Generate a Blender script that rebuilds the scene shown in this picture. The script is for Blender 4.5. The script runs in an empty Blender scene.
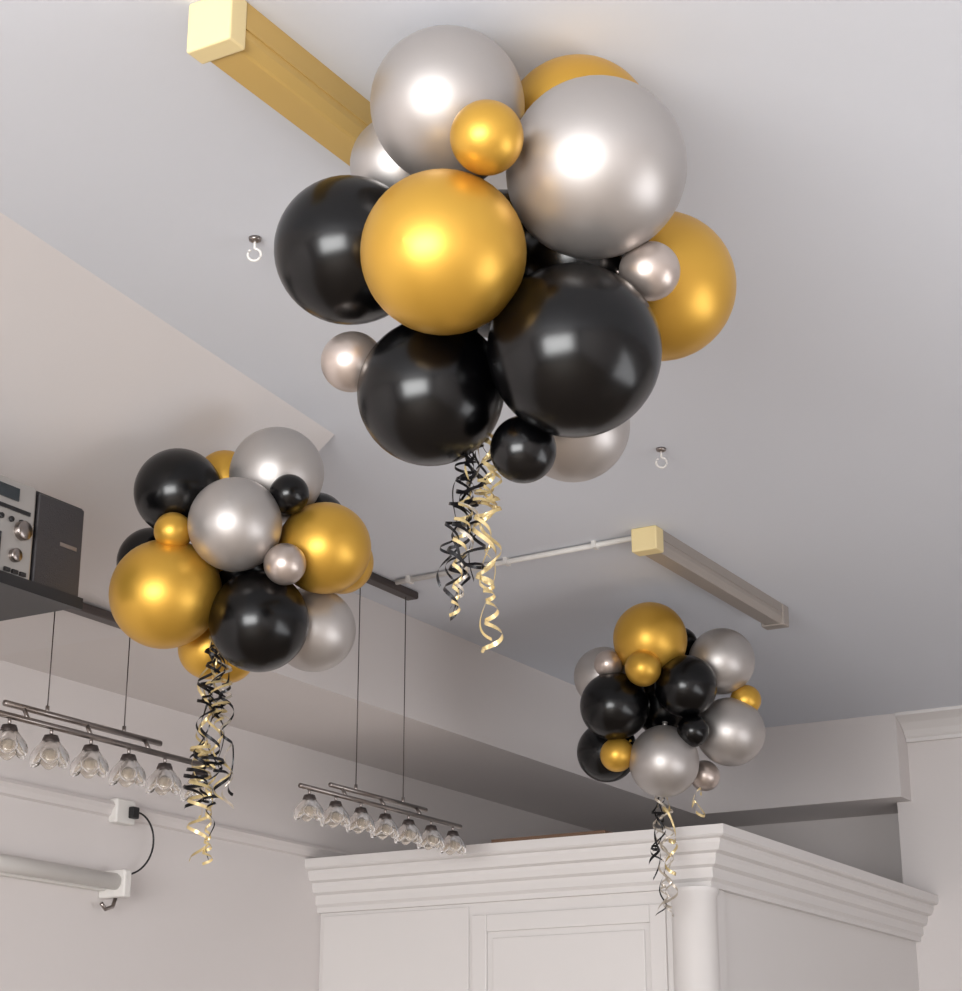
import bpy, math, random
from mathutils import Vector, Matrix
random.seed(11)
S=bpy.context.scene
S.view_settings.view_transform='Standard'
COL=S.collection
# ---------------------------------------------------------------- materials
def lin(c):
    return tuple(((v/255)/12.92 if v/255<=.04045 else ((v/255+.055)/1.055)**2.4) for v in c)
def mat(name,rgb,rough=.5,metal=0.,noise=0.,nscale=8.,bump=0.,bscale=60.,coat=0.,coatr=.1,trans=0.,spec=None,sheen=0.):
    m=bpy.data.materials.new(name);m.use_nodes=True
    nt=m.node_tree;b=nt.nodes['Principled BSDF'];c=lin(rgb)+(1,)
    b.inputs['Base Color'].default_value=c
    b.inputs['Roughness'].default_value=rough;b.inputs['Metallic'].default_value=metal
    b.inputs['Coat Weight'].default_value=coat;b.inputs['Coat Roughness'].default_value=coatr
    b.inputs['Transmission Weight'].default_value=trans
    if spec is not None:b.inputs['Specular IOR Level'].default_value=spec
    tc=nt.nodes.new('ShaderNodeTexCoord')
    if noise>0:
        n=nt.nodes.new('ShaderNodeTexNoise');n.inputs['Scale'].default_value=nscale;n.inputs['Detail'].default_value=4
        nt.links.new(tc.outputs['Object'],n.inputs['Vector'])
        mx=nt.nodes.new('ShaderNodeMix');mx.data_type='RGBA'
        mx.inputs[6].default_value=tuple(v*(1-noise) for v in c[:3])+(1,)
        mx.inputs[7].default_value=tuple(min(1,v*(1+noise)) for v in c[:3])+(1,)
        nt.links.new(n.outputs['Fac'],mx.inputs[0]);nt.links.new(mx.outputs[2],b.inputs['Base Color'])
    if bump>0:
        n=nt.nodes.new('ShaderNodeTexNoise');n.inputs['Scale'].default_value=bscale;n.inputs['Detail'].default_value=3
        nt.links.new(tc.outputs['Object'],n.inputs['Vector'])
        bp=nt.nodes.new('ShaderNodeBump');bp.inputs['Strength'].default_value=bump;bp.inputs['Distance'].default_value=.01
        nt.links.new(n.outputs['Fac'],bp.inputs['Height']);nt.links.new(bp.outputs[0],b.inputs['Normal'])
    return m
M={}
M['ceil']=mat('ceiling_paint',(214,217,224),.9,noise=.03,nscale=.8,bump=.05,bscale=25)
M['slope']=mat('soffit_paint',(215,210,209),.9,noise=.04,nscale=1.2,bump=.06,bscale=18)
M['wall']=mat('wall_paint',(214,208,206),.9,noise=.03,nscale=1.5,bump=.05,bscale=30)
M['cab']=mat('cabinet_white_lacquer',(218,214,212),.45,noise=.015,nscale=3)
M['floor']=mat('floor_wood',(150,136,122),.5,noise=.2,nscale=5)
M['S']=mat('balloon_pearl_silver',(183,178,175),.44,.78,coat=.08,coatr=.3)
M['G']=mat('balloon_pearl_gold',(208,162,66),.42,.72,coat=.10,coatr=.3)
M['K']=mat('balloon_pearl_black',(2,2,3),.24,0,coat=.0,spec=.40)
M['s']=mat('balloon_pearl_champagne',(192,179,171),.36,.78,coat=.15,coatr=.25)
M['rk']=mat('ribbon_black',(20,19,22),.3,.2)
M['rg']=mat('ribbon_cream_gold',(208,186,136),.3,.4)
M['rs']=mat('ribbon_silver',(196,186,172),.3,.5)
M['yel']=mat('aged_yellow_plastic',(200,166,96),.5,noise=.05)
M['cream']=mat('cream_plastic',(230,210,158),.5)
M['diff']=mat('smoky_diffuser',(156,147,140),.35,noise=.05)
M['white']=mat('white_plastic',(222,219,215),.5)
M['chrome']=mat('brushed_nickel',(150,142,138),.3,1.)
M['dark']=mat('dark_nickel',(88,80,78),.4,.8)
M['blk']=mat('black_plastic',(22,21,23),.4,noise=.1)
M['grille']=mat('speaker_front',(50,47,49),.45,bump=.2,bscale=400)
M['silv']=mat('silver_plastic',(176,172,168),.35,.6)
M['disp']=mat('display_glass',(40,46,50),.1)
M['glass']=mat('shade_glass',(226,218,208),.12,trans=.85)
M['bulb']=mat('bulb_frosted',(235,228,215),.4)
M['wood']=mat('brown_wood',(120,92,72),.6,noise=.2,nscale=12)
# ---------------------------------------------------------------- helpers
def empty(name,loc=(0,0,0)):
    e=bpy.data.objects.new(name,None);e.location=loc;e.empty_display_size=.1;COL.objects.link(e);return e
def obj(name,verts,faces,m,parent=None,smooth=False):
    me=bpy.data.meshes.new(name);me.from_pydata([tuple(v) for v in verts],[],faces);me.update()
    if smooth:
        for p in me.polygons:p.use_smooth=True
    me.materials.append(m)
    o=bpy.data.objects.new(name,me);COL.objects.link(o)
    if parent:
        o.parent=parent;o.matrix_parent_inverse=Matrix.Translation(parent.location).inverted()
    return o
def box(name,x0,x1,y0,y1,z0,z1,m,parent=None,bev=0.):
    v=[(x,y,z) for x in(x0,x1) for y in(y0,y1) for z in(z0,z1)]
    f=[(0,1,3,2),(4,6,7,5),(0,4,5,1),(2,3,7,6),(0,2,6,4),(1,5,7,3)]
    o=obj(name,v,f,m,parent)
    if bev>0:
        b=o.modifiers.new('bevel','BEVEL');b.width=bev;b.segments=3;b.limit_method='ANGLE'
    return o
def prism(name,prof0,prof1,m,parent=None):
    n=len(prof0);v=list(prof0)+list(prof1)
    f=[tuple(range(n))[::-1],tuple(range(n,2*n))]+[(i,(i+1)%n,n+(i+1)%n,n+i) for i in range(n)]
    return obj(name,v,f,m,parent)
def tube(name,pts,r,m,parent=None,seg=10,closed=False):
    pts=[Vector(p) for p in pts];n=len(pts);v=[];f=[]
    up=Vector((0,0,1))
    for i,p in enumerate(pts):
        a=pts[(i-1)%n] if (i>0 or closed) else p;b=pts[(i+1)%n] if(i<n-1 or closed) else p
        t=(b-a).normalized();u=up if abs(t.dot(up))<.95 else Vector((1,0,0))
        x=t.cross(u).normalized();y=t.cross(x).normalized()
        rr=r[i] if isinstance(r,(list,tuple)) else r
        for k in range(seg):
            an=2*math.pi*k/seg;v.append(p+x*math.cos(an)*rr+y*math.sin(an)*rr)
    for i in range(n if closed else n-1):
        j=(i+1)%n
        for k in range(seg):
            f.append((i*seg+k,i*seg+(k+1)%seg,j*seg+(k+1)%seg,j*seg+k))
    if not closed:
        f.append(tuple(range(seg))[::-1]);f.append(tuple(range((n-1)*seg,n*seg)))
    return obj(name,v,f,m,parent,smooth=True)
def lathe_geo(prof,seg=32,mod=None):
    v=[];f=[];n=len(prof)
    for i,(r,z) in enumerate(prof):
        for k in range(seg):
            a=2*math.pi*k/seg;q=r*(mod(a,i/(n-1)) if mod else 1)
            v.append(Vector((q*math.cos(a),q*math.sin(a),z)))
    for i in range(n-1):
        for k in range(seg):
            f.append((i*seg+k,i*seg+(k+1)%seg,(i+1)*seg+(k+1)%seg,(i+1)*seg+k))
    return v,f
# ---------------------------------------------------------------- room
ZC=3.10; XL=-3.78; XR=1.9; YB=-2.2; YF=7.67; ZB=2.762; YP=7.40; XE=-2.31
box('floor',XL,XR,YB,YF,-.1,0,M['floor'])
box('ceiling',XL,XR,YB,YF+.1,ZC,ZC+.12,M['ceil'])
box('wall_left',XL-.12,XL,YB,YF,0,ZC,M['wall'])
box('wall_right',XR,XR+.12,YB,YF,0,ZC,M['wall'])
box('wall_back',XL,-2.37,YF,YF+.12,0,ZC,M['wall'])
obj('wall_back_pier',[(-2.37,YP,0),(XR,YP,0),(XR,YP,ZC),(XE,YP,ZC),(XE,YP,ZB),(-2.37,YP,ZB),(-2.37,YF+.12,0),(XR,YF+.12,0),(XR,YF+.12,ZC),(XE,YF+.12,ZC),(XE,YF+.12,ZB),(-2.37,YF+.12,ZB)],
    [(0,1,2,3,4,5),(11,10,9,8,7,6)]+[(i,(i+1)%6+0,(i+1)%6+6,i+6) for i in range(6)],M['wall'])
wx0,wx1,wz0,wz1=-2.3,.9,.75,2.5
obj('wall_rear',[(x,y,z) for y in(YB,YB-.12) for (x,z) in((XL,0),(XR,0),(XR,ZC),(XL,ZC),(wx0,wz0),(wx1,wz0),(wx1,wz1),(wx0,wz1))],
    [(0,1,5,4),(1,2,6,5),(2,3,7,6),(3,0,4,7),(8,12,13,9),(9,13,14,10),(10,14,15,11),(11,15,12,8),(4,5,13,12),(5,6,14,13),(6,7,15,14),(7,4,12,15)],M['wall'])
w=empty('window_1',((wx0+wx1)/2,YB-.06,(wz0+wz1)/2))
t=.05
box('frame_bottom',wx0,wx1,YB-.1,YB-.02,wz0,wz0+t,M['white'],w)
box('frame_top',wx0,wx1,YB-.1,YB-.02,wz1-t,wz1,M['white'],w)
box('frame_left',wx0,wx0+t,YB-.1,YB-.02,wz0,wz1,M['white'],w)
box('frame_right',wx1-t,wx1,YB-.1,YB-.02,wz0,wz1,M['white'],w)
box('mullion',(wx0+wx1)/2-t/2,(wx0+wx1)/2+t/2,YB-.1,YB-.02,wz0+t,wz1-t,M['white'],w)
p0=[(-1.87,YB,ZC),(-3.2,YB,ZB),(XL,YB,ZB),(XL,YB,ZC)]
p1=[(-2.45,3.48,ZC),(-3.2,3.72,ZB),(XL,3.72,ZB),(XL,3.72,ZC)]
prism('soffit_sloped',p0,p1,M['slope'])
box('soffit_left',XL,-3.2,3.72,YF,ZB,ZC,M['wall'])
box('soffit_back',-3.2,XE,7.27,YF,ZB,ZC,M['wall'])
def cornice(name,x0,x1,yw,s=.72):
    pr=[(0,0),(.2,0),(.2,-.018),(.16,-.03),(.12,-.045),(.07,-.08),(.045,-.11),(.03,-.12),(.03,-.14),(0,-.14)]
    pr=[(a*s,b*s) for a,b in pr]
    prism(name,[(x0,yw-a,ZC+b) for a,b in pr],[(x1,yw-a,ZC+b) for a,b in pr],M['cab'])
cornice('trim_1',XE+.002,XR,YP)
pr=[(0,.0),(.02,0),(.028,-.012),(.018,-.024),(.012,-.04),(0,-.045)]
prism('trim_2',[(XL+a,YB,2.43+b) for a,b in pr],[(XL+a,YF,2.43+b) for a,b in pr],M['wall'])
box('baseboard_left',XL,XL+.02,YB,5.36,0,.12,M['cab'])
box('baseboard_right',XR-.02,XR,YB,YP,0,.12,M['cab'])
# ---------------------------------------------------------------- balloons
def balloon_geo(r):
    prof=[]
    N=26
    for i in range(N+1):
        t=math.pi*i/N
        rr=math.sin(t);z=math.cos(t)
        if z<0:
            z*=1.06
        prof.append((max(rr,.0005)*r,z*r))
    prof=prof[:-1]
    prof[-1]=(.10*r,-1.07*r)
    prof+=[(.06*r,-1.11*r),(.045*r,-1.15*r),(.07*r,-1.18*r),(.075*r,-1.2*r),(.045*r,-1.215*r),(.09*r,-1.26*r),(.085*r,-1.265*r),(.001,-1.22*r)]
    return lathe_geo(prof,48)
def cluster(name,center,bl):
    root=empty(name,center);C=Vector(center)
    for i,(k,x,y,z,r) in enumerate(bl):
        P=Vector((x,y,z));d=(P-C)
        if d.length<.02:d=Vector((0,0,1))
        q=d.normalized().to_track_quat('Z','Y').to_matrix()
        v,f=balloon_geo(r)
        v=[q@a+P for a in v]
        mk={'g':'G','k':'K'}.get(k,k)
        col={'G':'gold','K':'black','S':'silver','s':'champagne'}[mk]
        obj('%s_balloon_%d'%(col,i+1),v,f,M[mk],root,smooth=True)
    return root
c1=[('S',-1.278,2.083,2.948,0.115),('G',-1.165,2.288,2.970,0.118),('S',-1.077,2.175,2.831,0.131),('g',-1.164,2.004,2.821,0.052),('K',-1.480,2.126,2.776,0.114),('G',-1.262,2.048,2.685,0.118),('K',-1.380,2.206,2.548,0.110),('K',-1.140,2.216,2.568,0.126),('G',-1.104,2.445,2.756,0.118),('s',-1.042,2.272,2.695,0.044),('s',-1.491,2.156,2.604,0.046),('k',-1.246,2.251,2.446,0.049),('S',-1.259,2.436,2.549,0.090),('S',-1.437,2.200,2.946,0.079),('K',-1.310,2.312,2.787,0.118),('K',-1.17,2.28,2.75,0.09)]
R1=cluster('balloon_cluster',(-1.27,2.26,2.74),c1)
c2=[('K',-2547,3025,2835,97),('S',-2369,3147,2883,105),('G',-2525,3160,2900,68),('S',-2379,3018,2731,101),('k',-2285,3082,2802,43),('g',-2509,2970,2723,41),('K',-2686,3113,2717,79),('G',-2560,3014,2600,119),('G',-2270,3200,2709,101),('G',-2315,3330,2717,72),('s',-2283,3073,2641,45),('K',-2380,3118,2537,108),('S',-2366,3301,2559,94),('G',-2581,3202,2523,70),('K',-2346,3276,2807,63),('G',-2560,3244,2511,61),('K',-2503,3200,2705,101)]
c2=[(k,)+tuple(q/1000 for q in v) for k,*v in c2]
R2=cluster('balloon_cluster',(-2.45,3.15,2.70),c2)
c3=[('G',-2331,4995,2909,112),('g',-2322,4920,2802,54),('S',-2181,5188,2863,101),('S',-2514,5045,2823,93),('s',-2449,4943,2835,42),('K',-2445,4970,2710,103),('K',-2232,5027,2758,93),('g',-2129,5240,2745,46),('S',-2177,5225,2648,104),('k',-2224,5048,2625,48),('S',-2326,5057,2543,105),('K',-2531,5087,2598,92),('g',-2453,4998,2567,51),('s',-2275,5241,2525,46),('K',-2316,5180,2929,56),('K',-2366,5164,2741,99)]
c3=[(k,)+tuple(q/1000 for q in v) for k,*v in c3]
R3=cluster('balloon_cluster',(-2.34,5.11,2.73),c3)
def curl(root,i,a,b,m,w,rad,pitch,ph,hand=1):
    a=Vector(a);b=Vector(b);L=(b-a).length;turns=L/pitch;n=int(turns*20)+12
    ax=(b-a).normalized();sx=ax.cross(Vector((.3,.9,.1))).normalized();sy=ax.cross(sx).normalized()
    v=[];f=[];dx=random.uniform(-1,1)*rad*.55;dy=random.uniform(-1,1)*rad*.55;ang=ph
    f1=random.uniform(1.5,4);f2=random.uniform(2,5);p1=random.uniform(0,6.28);p2=random.uniform(0,6.28);f3=random.uniform(6,14)
    loose=random.uniform(.3,.75)
    for k in range(n+1):
        t=k/n
        r=rad*(.3+.7*min(1,t*5))*(.8+.35*math.sin(t*f3+ph))
        ang+=hand*2*math.pi*turns/n*(1+loose*math.sin(t*f3*.7+p1))
        tt=t+.3*pitch/L*math.sin(t*f3*1.3+p2)
        c=a+(b-a)*tt+sx*(dx*math.sin(t*f1*2+p1)-dx*math.sin(p1))+sy*(dy*math.sin(t*f2+p2)-dy*math.sin(p2))
        p=c+sx*math.cos(ang)*r+sy*math.sin(ang)*r
        tw=.4*math.sin(t*f3+p2)
        wv=(ax*.85+sx*(.3*math.cos(ang+.8)+tw)+sy*.3*math.sin(ang+.8)).normalized()*w/2
        v+=[p-wv,p+wv]
        if k<n:f.append((2*k,2*k+1,2*k+3,2*k+2))
    obj('ribbon_curl_%d'%i,v,f,m,root,smooth=True)
RX,RY=.863,.505
def ribbons(root,top,specs,w,rad,pitch):
    for i,(x0,x1,z1,m,dep) in enumerate(specs):
        A=(top[0]+x0*RX,top[1]+x0*RY,top[2])
        B=(top[0]+x1*RX-dep*RY,top[1]+x1*RY+dep*RX,z1)
        curl(root,i+1,A,B,M[m],w*random.uniform(.8,1.1),rad*random.uniform(.75,1.25),pitch*random.uniform(.8,1.3),random.uniform(0,6.28),1 if i%2 else -1)
ribbons(R1,(-1.335,2.275,2.50),[(-.008,-.04,2.225,'rk',0),(-.01,-.04,2.24,'rk',.02),(-.015,-.03,2.20,'rg',-.01),(.0,-.02,2.23,'rk',.01),(.01,.017,2.165,'rg',0),(.015,.024,2.20,'rg',.02),(.015,.005,2.24,'rg',-.01),(.005,-.015,2.28,'rk',0),(.0,-.03,2.25,'rs',0),(.02,.02,2.26,'rg',.02),(-.01,-.05,2.26,'rk',.01),(.01,-.005,2.27,'rk',-.01),(-.01,-.035,2.22,'rk',-.01)],.0062,.0135,.046)
ribbons(R2,(-2.525,3.15,2.53),[(0,-.025,2.15,'rk',0),(0,-.02,2.14,'rg',.02),(.01,.03,2.18,'rk',0),(.01,.045,2.16,'rg',-.02),(0,.0,2.02,'rg',0),(.01,.015,2.06,'rk',0),(-.01,-.015,2.06,'rg',.02),(.02,.03,2.16,'rs',0),(.02,.05,2.20,'rk',0),(0,-.03,2.24,'rk',0),(0,.01,2.22,'rk',0)],.0072,.019,.058)
ribbons(R3,(-2.36,5.09,2.47),[(0,-.03,2.22,'rk',0),(.01,.01,2.07,'rs',0),(.0,.02,2.14,'rs',.02),(.01,.0,2.12,'rk',0),(.02,.03,2.2,'rg',0),(0,-.01,2.10,'rs',-.02),(0,-.02,2.25,'rk',-.02),(.12,.125,2.39,'rg',0)],.0085,.018,.06)
# ---------------------------------------------------------------- ceiling battens
def batten(name,x0,x1,y0,y1,zb,body,cap,cyl,ov=.003,farcap=None):
    r=empty(name,((x0+x1)/2,(y0+y1)/2,ZC));xm=(x0+x1)/2;hw=(x1-x0)/2
    pr=[(-hw,ZC),(-hw*.98,zb+.022),(-hw*.8,zb+.004),(-hw*.7,zb),(hw*.7,zb),(hw*.8,zb+.004),(hw*.98,zb+.022),(hw,ZC)]
    prism('diffuser_body',[(xm+a,y0+cyl,b) for a,b in pr],[(xm+a,y1-cyl,b) for a,b in pr],body,r)
    for n,a,b,m in(('end_cap_near',y0,y0+cyl,cap),('end_cap_far',y1-cyl,y1,farcap or cap)):
        box(n,x0-ov,x1+ov,a,b,zb-ov,ZC,m,r,.004)
    box('ridge_strip',x0-.002,x0+.006,y0+cyl,y1-cyl,zb+.035,zb+.042,body,r)
    box('ridge_strip_far',x1-.006,x1+.002,y0+cyl,y1-cyl,zb+.035,zb+.042,body,r)
    return r
batten('fluorescent_batten_light',-1.594,-1.518,1.858,3.03,3.018,M['yel'],M['cream'],.04)
batten('fluorescent_batten_light',-2.155,-2.085,4.52,5.52,3.035,M['diff'],M['cream'],.05,.004,M['diff'])
cdt=empty('conduit_pipe',(-2.6,4.62,ZC-.01))
tube('pipe',[(-3.0,4.61,ZC-.011),(-2.165,4.57,ZC-.011)],.008,M['white'],cdt)
for i,x in enumerate((-2.95,-2.6,-2.3)):
    yy=4.61-.04*(x+3.0)/.835
    box('clip_%d'%(i+1),x-.006,x+.006,yy-.014,yy+.014,ZC-.021,ZC,M['white'],cdt)
def hook(x,y,s=1):
    r=empty('ceiling_hook',(x,y,ZC))
    v,f=lathe_geo([(.0001,ZC),(.013*s,ZC),(.012*s,ZC-.006),(.005*s,ZC-.009),(.0001,ZC-.009)],20)
    obj('hook_base',[a+Vector((x,y,0)) for a in v],f,M['chrome'],r,True)
    tube('shank',[(x,y,ZC-.005),(x,y,ZC-.024*s)],.0028*s,M['white'],r)
    R=.013*s;zc=ZC-.024*s-R
    pts=[(x+math.sin(a)*R*RX,y+math.sin(a)*R*RY,zc+math.cos(a)*R) for a in [math.radians(t) for t in range(0,325,12)]]
    tube('eye',pts,.0028*s,M['white'],r)
hook(-1.979,2.533,.95);hook(-1.807,3.97,1.0)
# ---------------------------------------------------------------- pendant lights
def pendant(x,yc,ztop,zbar,k,ch=.19,cy=0):
    r=empty('pendant_track_light',(x,yc,ztop))
    box('canopy',x-.022,x+.022,yc+cy-ch*k,yc+cy+ch*k,ztop-.024,ztop,M['dark'],r,.006)
    for i,d in enumerate((-.127*k,.127*k)):
        tube('suspension_wire_%d'%(i+1),[(x,yc+d,ztop-.02),(x,yc+d,zbar)],.0016,M['dark'],r,6)
        tube('wire_collar_%d'%(i+1),[(x,yc+d,zbar-.002),(x,yc+d,zbar+.02)],.005,M['chrome'],r)
    L=.257*k
    tube('upper_bar',[(x,yc-L,zbar),(x,yc+L,zbar)],.007*k,M['chrome'],r)
    zr=zbar-.030*k;L2=.43*k
    tube('lamp_rail',[(x+.02,yc-L2,zr),(x+.02,yc+L2,zr)],.007*k,M['chrome'],r)
    for d in(-.2*k,0,.2*k):
        tube('link',[(x,yc+d,zbar),(x+.02,yc+d,zr)],.005*k,M['chrome'],r)
    for i in range(7):
        y=yc+(i-3)*.128*k;X=x+.02
        tube('lamp_stem_%d'%(i+1),[(X,y,zr),(X,y,zr-.022*k)],.004*k,M['chrome'],r)
        v,f=lathe_geo([(.0001,zr-.018*k),(.015*k,zr-.02*k),(.019*k,zr-.03*k),(.019*k,zr-.047*k),(.0001,zr-.049*k)],20)
        obj('lamp_holder_%d'%(i+1),[a+Vector((X,y,0)) for a in v],f,M['dark'],r,True)
        z0=zr-.034*k
        # glass flower: six separate thick petals cupping the bulb
        pv=[];pf=[]
        for q in range(6):
            a0=q*math.pi/3+.25
            cx,cy_=math.cos(a0),math.sin(a0)
            base=len(pv)
            NU,NV=7,7
            for side in(0,1):
                for iu in range(NU):
                    for iv in range(NV):
                        u=iu/(NU-1)*2-1;t=iv/(NV-1)
                        wd_=.006+.0155*math.sin(min(1,t*1.15+.1)*math.pi*.62)
                        if t>.8:wd_*=1-.40*((t-.8)/.2)**2
                        rr=(.018+.021*math.sin(t*math.pi*.6)+.002*t)-.006*u*u+(-.0028 if side else .0028)
                        zz=-.054*t+.006*u*u*t
                        lx=u*wd_
                        pv.append(Vector((X+(rr*cx-lx*cy_)*k,y+(rr*cy_+lx*cx)*k,z0+zz*k)))
            S0=NU*NV
            for side in(0,1):
                for iu in range(NU-1):
                    for iv in range(NV-1):
                        o_=base+side*S0+iu*NV+iv
                        q4=(o_,o_+1,o_+NV+1,o_+NV)
                        pf.append(q4 if side else q4[::-1])
            def edge(a_,b_):pf.append((base+a_,base+b_,base+S0+b_,base+S0+a_))
            for iv in range(NV-1):
                edge(iv,iv+1);edge((NU-1)*NV+iv+1,(NU-1)*NV+iv)
            for iu in range(NU-1):
                edge((iu+1)*NV,iu*NV);edge(iu*NV+NV-1,(iu+1)*NV+NV-1)
        obj('flower_glass_shade_%d'%(i+1),pv,pf,M['glass'],r,True)
        v,f=lathe_geo([(.0001,z0-.008*k),(.010*k,z0-.010*k),(.012*k,z0-.03*k),(.008*k,z0-.042*k),(.0001,z0-.046*k)],16)
        obj('capsule_bulb_%d'%(i+1),[a+Vector((X,y,0)) for a in v],f,M['bulb'],r,True)
pendant(-3.04,4.60,ZC,2.43,1.0,.17,0)
pendant(-3.185,3.48,ZB+.002,2.464,1.117,.19,-.02)
# ---------------------------------------------------------------- cabinet
cab=empty('corner_cabinet',(-2.9,6.3,0))
XS=-2.335;Y0=5.365;YE=YP;XW=XL
box('carcass_lower',XW,XS,Y0,YE,.08,2.24,M['cab'],cab)
box('plinth',XW,XS-.04,Y0+.04,YE,0,.08,M['cab'],cab)
cp=[(0,2.205),(.022,2.205),(.022,2.222),(.034,2.232),(.034,2.262),(.05,2.270),(.056,2.288),(.056,2.302),(.074,2.308),(.082,2.330),(.082,2.342),(.098,2.346),(.104,2.352),(.104,2.38),(-.05,2.38)]
v=[];f=[];n=len(cp)
for (o_,z) in cp:v.append((XW,Y0-o_,z))
for (o_,z) in cp:v.append((XS+o_,Y0-o_,z))
for (o_,z) in cp:v.append((XS+o_,YE,z))
for s in range(2):
    for i in range(n-1):f.append((s*n+i,s*n+i+1,(s+1)*n+i+1,(s+1)*n+i))
obj('crown_moulding',v,f,M['cab'],cab)
box('cabinet_top',XW,XS,Y0,YE,2.24,2.374,M['cab'],cab)
v,f=lathe_geo([(.078,2.205),(.078,2.19),(.070,2.182),(.070,.25),(.08,.24),(.08,.08)],48)
obj('corner_column',[a+Vector((XS-.052,Y0+.012,0)) for a in v],f,M['cab'],cab,True)
def door(name,x0,x1,z0,z1):
    y=Y0-.012
    s=.055
    box(name+'_stile_left',x0,x0+s,y,Y0,z0,z1,M['cab'],cab,.003)
    box(name+'_stile_right',x1-s,x1,y,Y0,z0,z1,M['cab'],cab,.003)
    box(name+'_rail_top',x0+s,x1-s,y,Y0,z1-s,z1,M['cab'],cab,.003)
    box(name+'_rail_bottom',x0+s,x1-s,y,Y0,z0,z0+s,M['cab'],cab,.003)
    box(name+'_raised_panel',x0+s+.02,x1-s-.02,y+.005,Y0,z0+s+.02,z1-s-.02,M['cab'],cab,.005)
    tube(name+'_handle',[(x0+.04,y,1.35),(x0+.04,y-.03,1.36),(x0+.04,y-.03,1.5),(x0+.04,y,1.51)],.005,M['chrome'],cab)
door('door_right',-3.17,-2.475,.12,2.165)
box('flat_door_left',-3.765,-3.185,Y0-.006,Y0,.12,2.195,M['cab'],cab,.003)
box('side_stile',XS,XS+.012,Y0+.03,Y0+.10,.1,2.205,M['cab'],cab,.002)
wb=empty('wooden_tray',(-2.9,5.5,2.38))
box('tray_base',-3.10,-2.68,5.36,5.62,2.3805,2.39,M['wood'],wb,.002)
box('tray_rim_front',-3.10,-2.68,5.36,5.372,2.3905,2.408,M['wood'],wb,.002)
box('tray_rim_back',-3.10,-2.68,5.608,5.62,2.3905,2.408,M['wood'],wb,.002)
box('tray_rim_left',-3.10,-3.088,5.373,5.607,2.3905,2.408,M['wood'],wb,.002)
box('tray_rim_right',-2.692,-2.68,5.373,5.607,2.3905,2.408,M['wood'],wb,.002)
# ---------------------------------------------------------------- stereo and its hanging shelf
sh=empty('hanging_shelf',(-2.8,2.45,2.52))
box('board',-3.1,-2.575,2.02,2.775,2.516,2.534,M['blk'],sh,.002)
box('front_lip',-2.585,-2.572,2.02,2.775,2.510,2.534,M['blk'],sh)
def slope_z(x,y):
    xc=-1.87+(-.58)*(y-YB)/(3.48-YB)
    return ZC-(ZC-ZB)*(xc-x)/(xc+3.2)
for i,y in enumerate((2.08,2.42)):
    box('hanger_strap_%d'%(i+1),-3.08,-3.05,y-.012,y+.012,2.534,slope_z(-3.065,y)+.01,M['blk'],sh)
st=empty('mini_stereo_system',(-2.69,2.5,2.534))
box('centre_unit',-2.80,-2.603,2.38,2.652,2.534,2.742,M['silv'],st,.006)
for n,a,b in(('speaker_right',2.656,2.80),('speaker_left',2.23,2.376)):
    b2=min(b,2.80)
    box(n,-2.80,-2.612,a,b2,2.534,2.742,M['blk'],st,.004)
    box(n+'_front',-2.615,-2.604,a+.004,b2-.004,2.540,2.736,M['grille'],st,.004)
    yc=(a+b2)/2
    box(n+'_badge',-2.604,-2.6025,yc+.0,yc+.05,2.64,2.648,M['chrome'],st)
xf=-2.603
box('display',xf,xf+.003,2.45,2.60,2.698,2.725,M['disp'],st)
box('disc_slot',xf,xf+.003,2.40,2.635,2.676,2.684,M['blk'],st)
box('tape_door',xf,xf+.004,2.42,2.56,2.555,2.625,M['disp'],st,.002)
def disc(name,y,z,r,d,m):
    v,f=lathe_geo([(.0001,d),(r*.92,d),(r,d*.8),(r,0)],28)
    q=Vector((1,0,0)).to_track_quat('Z','Y').to_matrix()
    obj(name,[q@a+Vector((xf,y,z)) for a in v],f,m,st,True)
disc('volume_knob',2.615,2.640,.02,.014,M['chrome']);disc('tuning_knob',2.60,2.585,.014,.012,M['chrome'])
for i in range(5):
    disc('button_%d'%(i+1),2.50+i*.028,2.657,.006,.005,M['blk'])
for i in range(3):
    box('key_%d'%(i+1),xf,xf+.005,2.575+i*.022,2.59+i*.022,2.548,2.556,M['blk'],st)
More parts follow.
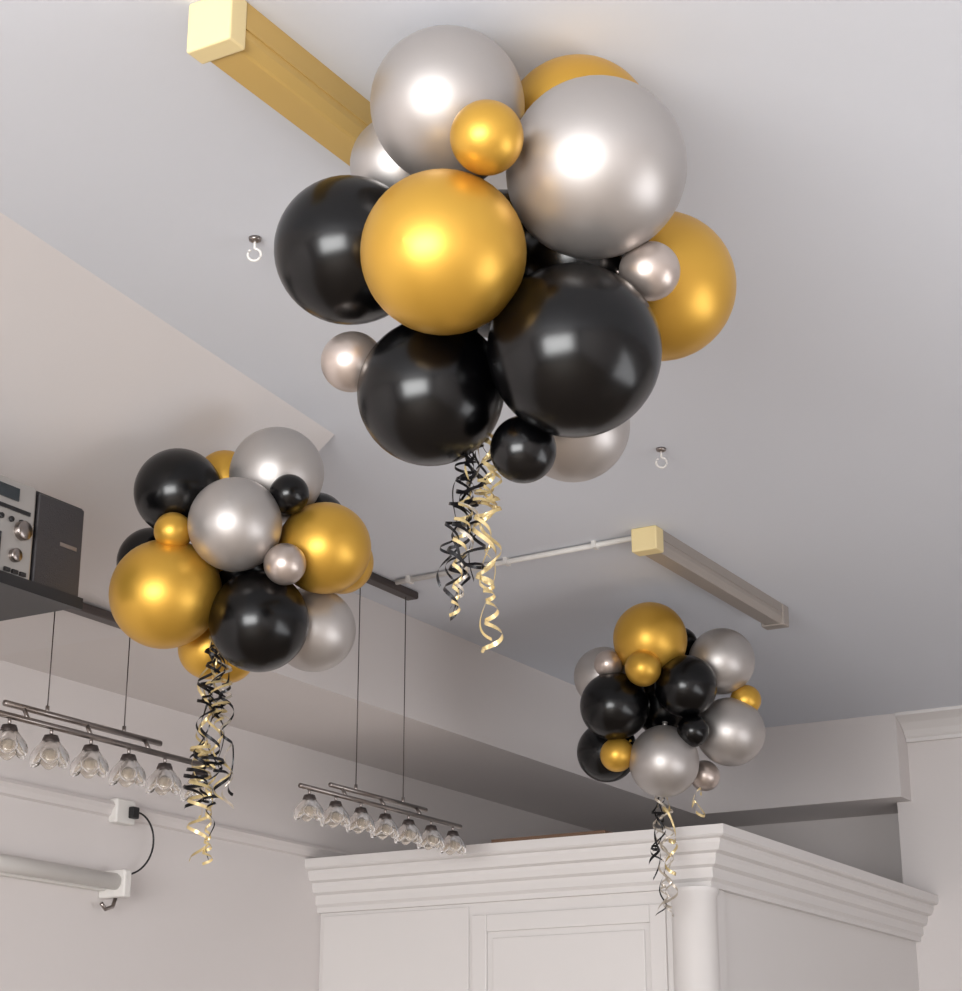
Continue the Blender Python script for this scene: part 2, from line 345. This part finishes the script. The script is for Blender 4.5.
# ---------------------------------------------------------------- wall tube lamp and socket
wl=empty('wall_tube_lamp',(-3.73,3.7,2.18))
zt=2.188
box('backplate',XL,XL+.03,3.0,4.27,zt-.025,zt+.025,M['white'],wl,.004)
tube('tube',[(XL+.065,3.05,zt),(XL+.065,4.24,zt)],.024,M['white'],wl,20)
for n,y in(('end_holder_left',3.03),('end_holder_right',4.24)):
    box(n,XL,XL+.10,y-.012,y+.02,zt-.045,zt+.035,M['white'],wl,.006)
tube('clamp_hook',[(XL+.05,4.25,zt-.045),(XL+.05,4.24,zt-.07),(XL+.05,4.21,zt-.08),(XL+.05,4.19,zt-.065)],.006,M['chrome'],wl)
so=empty('wall_socket',(XL,4.29,2.408))
box('face_plate',XL,XL+.035,4.25,4.335,2.368,2.44,M['white'],so,.006)
box('plug',XL+.035,XL+.055,4.30,4.33,2.385,2.42,M['blk'],so,.004)
pts=[]
for i in range(25):
    t=i/24;an=math.pi*(.5-t)
    pts.append((XL+.05-.01*t,4.325-.05*t+.11*math.cos(an),2.31+.095*math.sin(an)))
tube('cable',pts,.003,M['blk'],so,8)
# ---------------------------------------------------------------- light
wd=bpy.data.worlds.new('world');S.world=wd;wd.use_nodes=True
bg=wd.node_tree.nodes['Background'];bg.inputs[0].default_value=(.75,.85,1,1);bg.inputs[1].default_value=1.
def area(name,loc,target,sx,sy,power,col):
    l=bpy.data.lights.new(name,'AREA');l.shape='RECTANGLE';l.size=sx;l.size_y=sy;l.energy=power;l.color=col
    o=bpy.data.objects.new(name,l);o.location=loc
    o.rotation_euler=(Vector(target)-Vector(loc)).to_track_quat('-Z','Y').to_euler();COL.objects.link(o)
area('window_daylight',(-.7,YB+.03,1.63),(-.9,4,2.2),3.0,1.65,280,(1,1,.99))
area('side_fill',(XR-.03,4.0,1.3),(-2.2,4.6,2.6),3.2,1.8,80,(.95,.97,1))  # added fill lamp to even out the far end; right wall has no window
# ---------------------------------------------------------------- camera
cd=bpy.data.cameras.new('camera');co=bpy.data.objects.new('camera',cd);COL.objects.link(co)
co.location=(0,0,1.5);co.rotation_euler=(math.radians(90+18.8),0,math.radians(30.35))
cd.sensor_fit='HORIZONTAL';cd.sensor_width=36;cd.lens=1864*36/962;cd.clip_end=60
S.camera=co
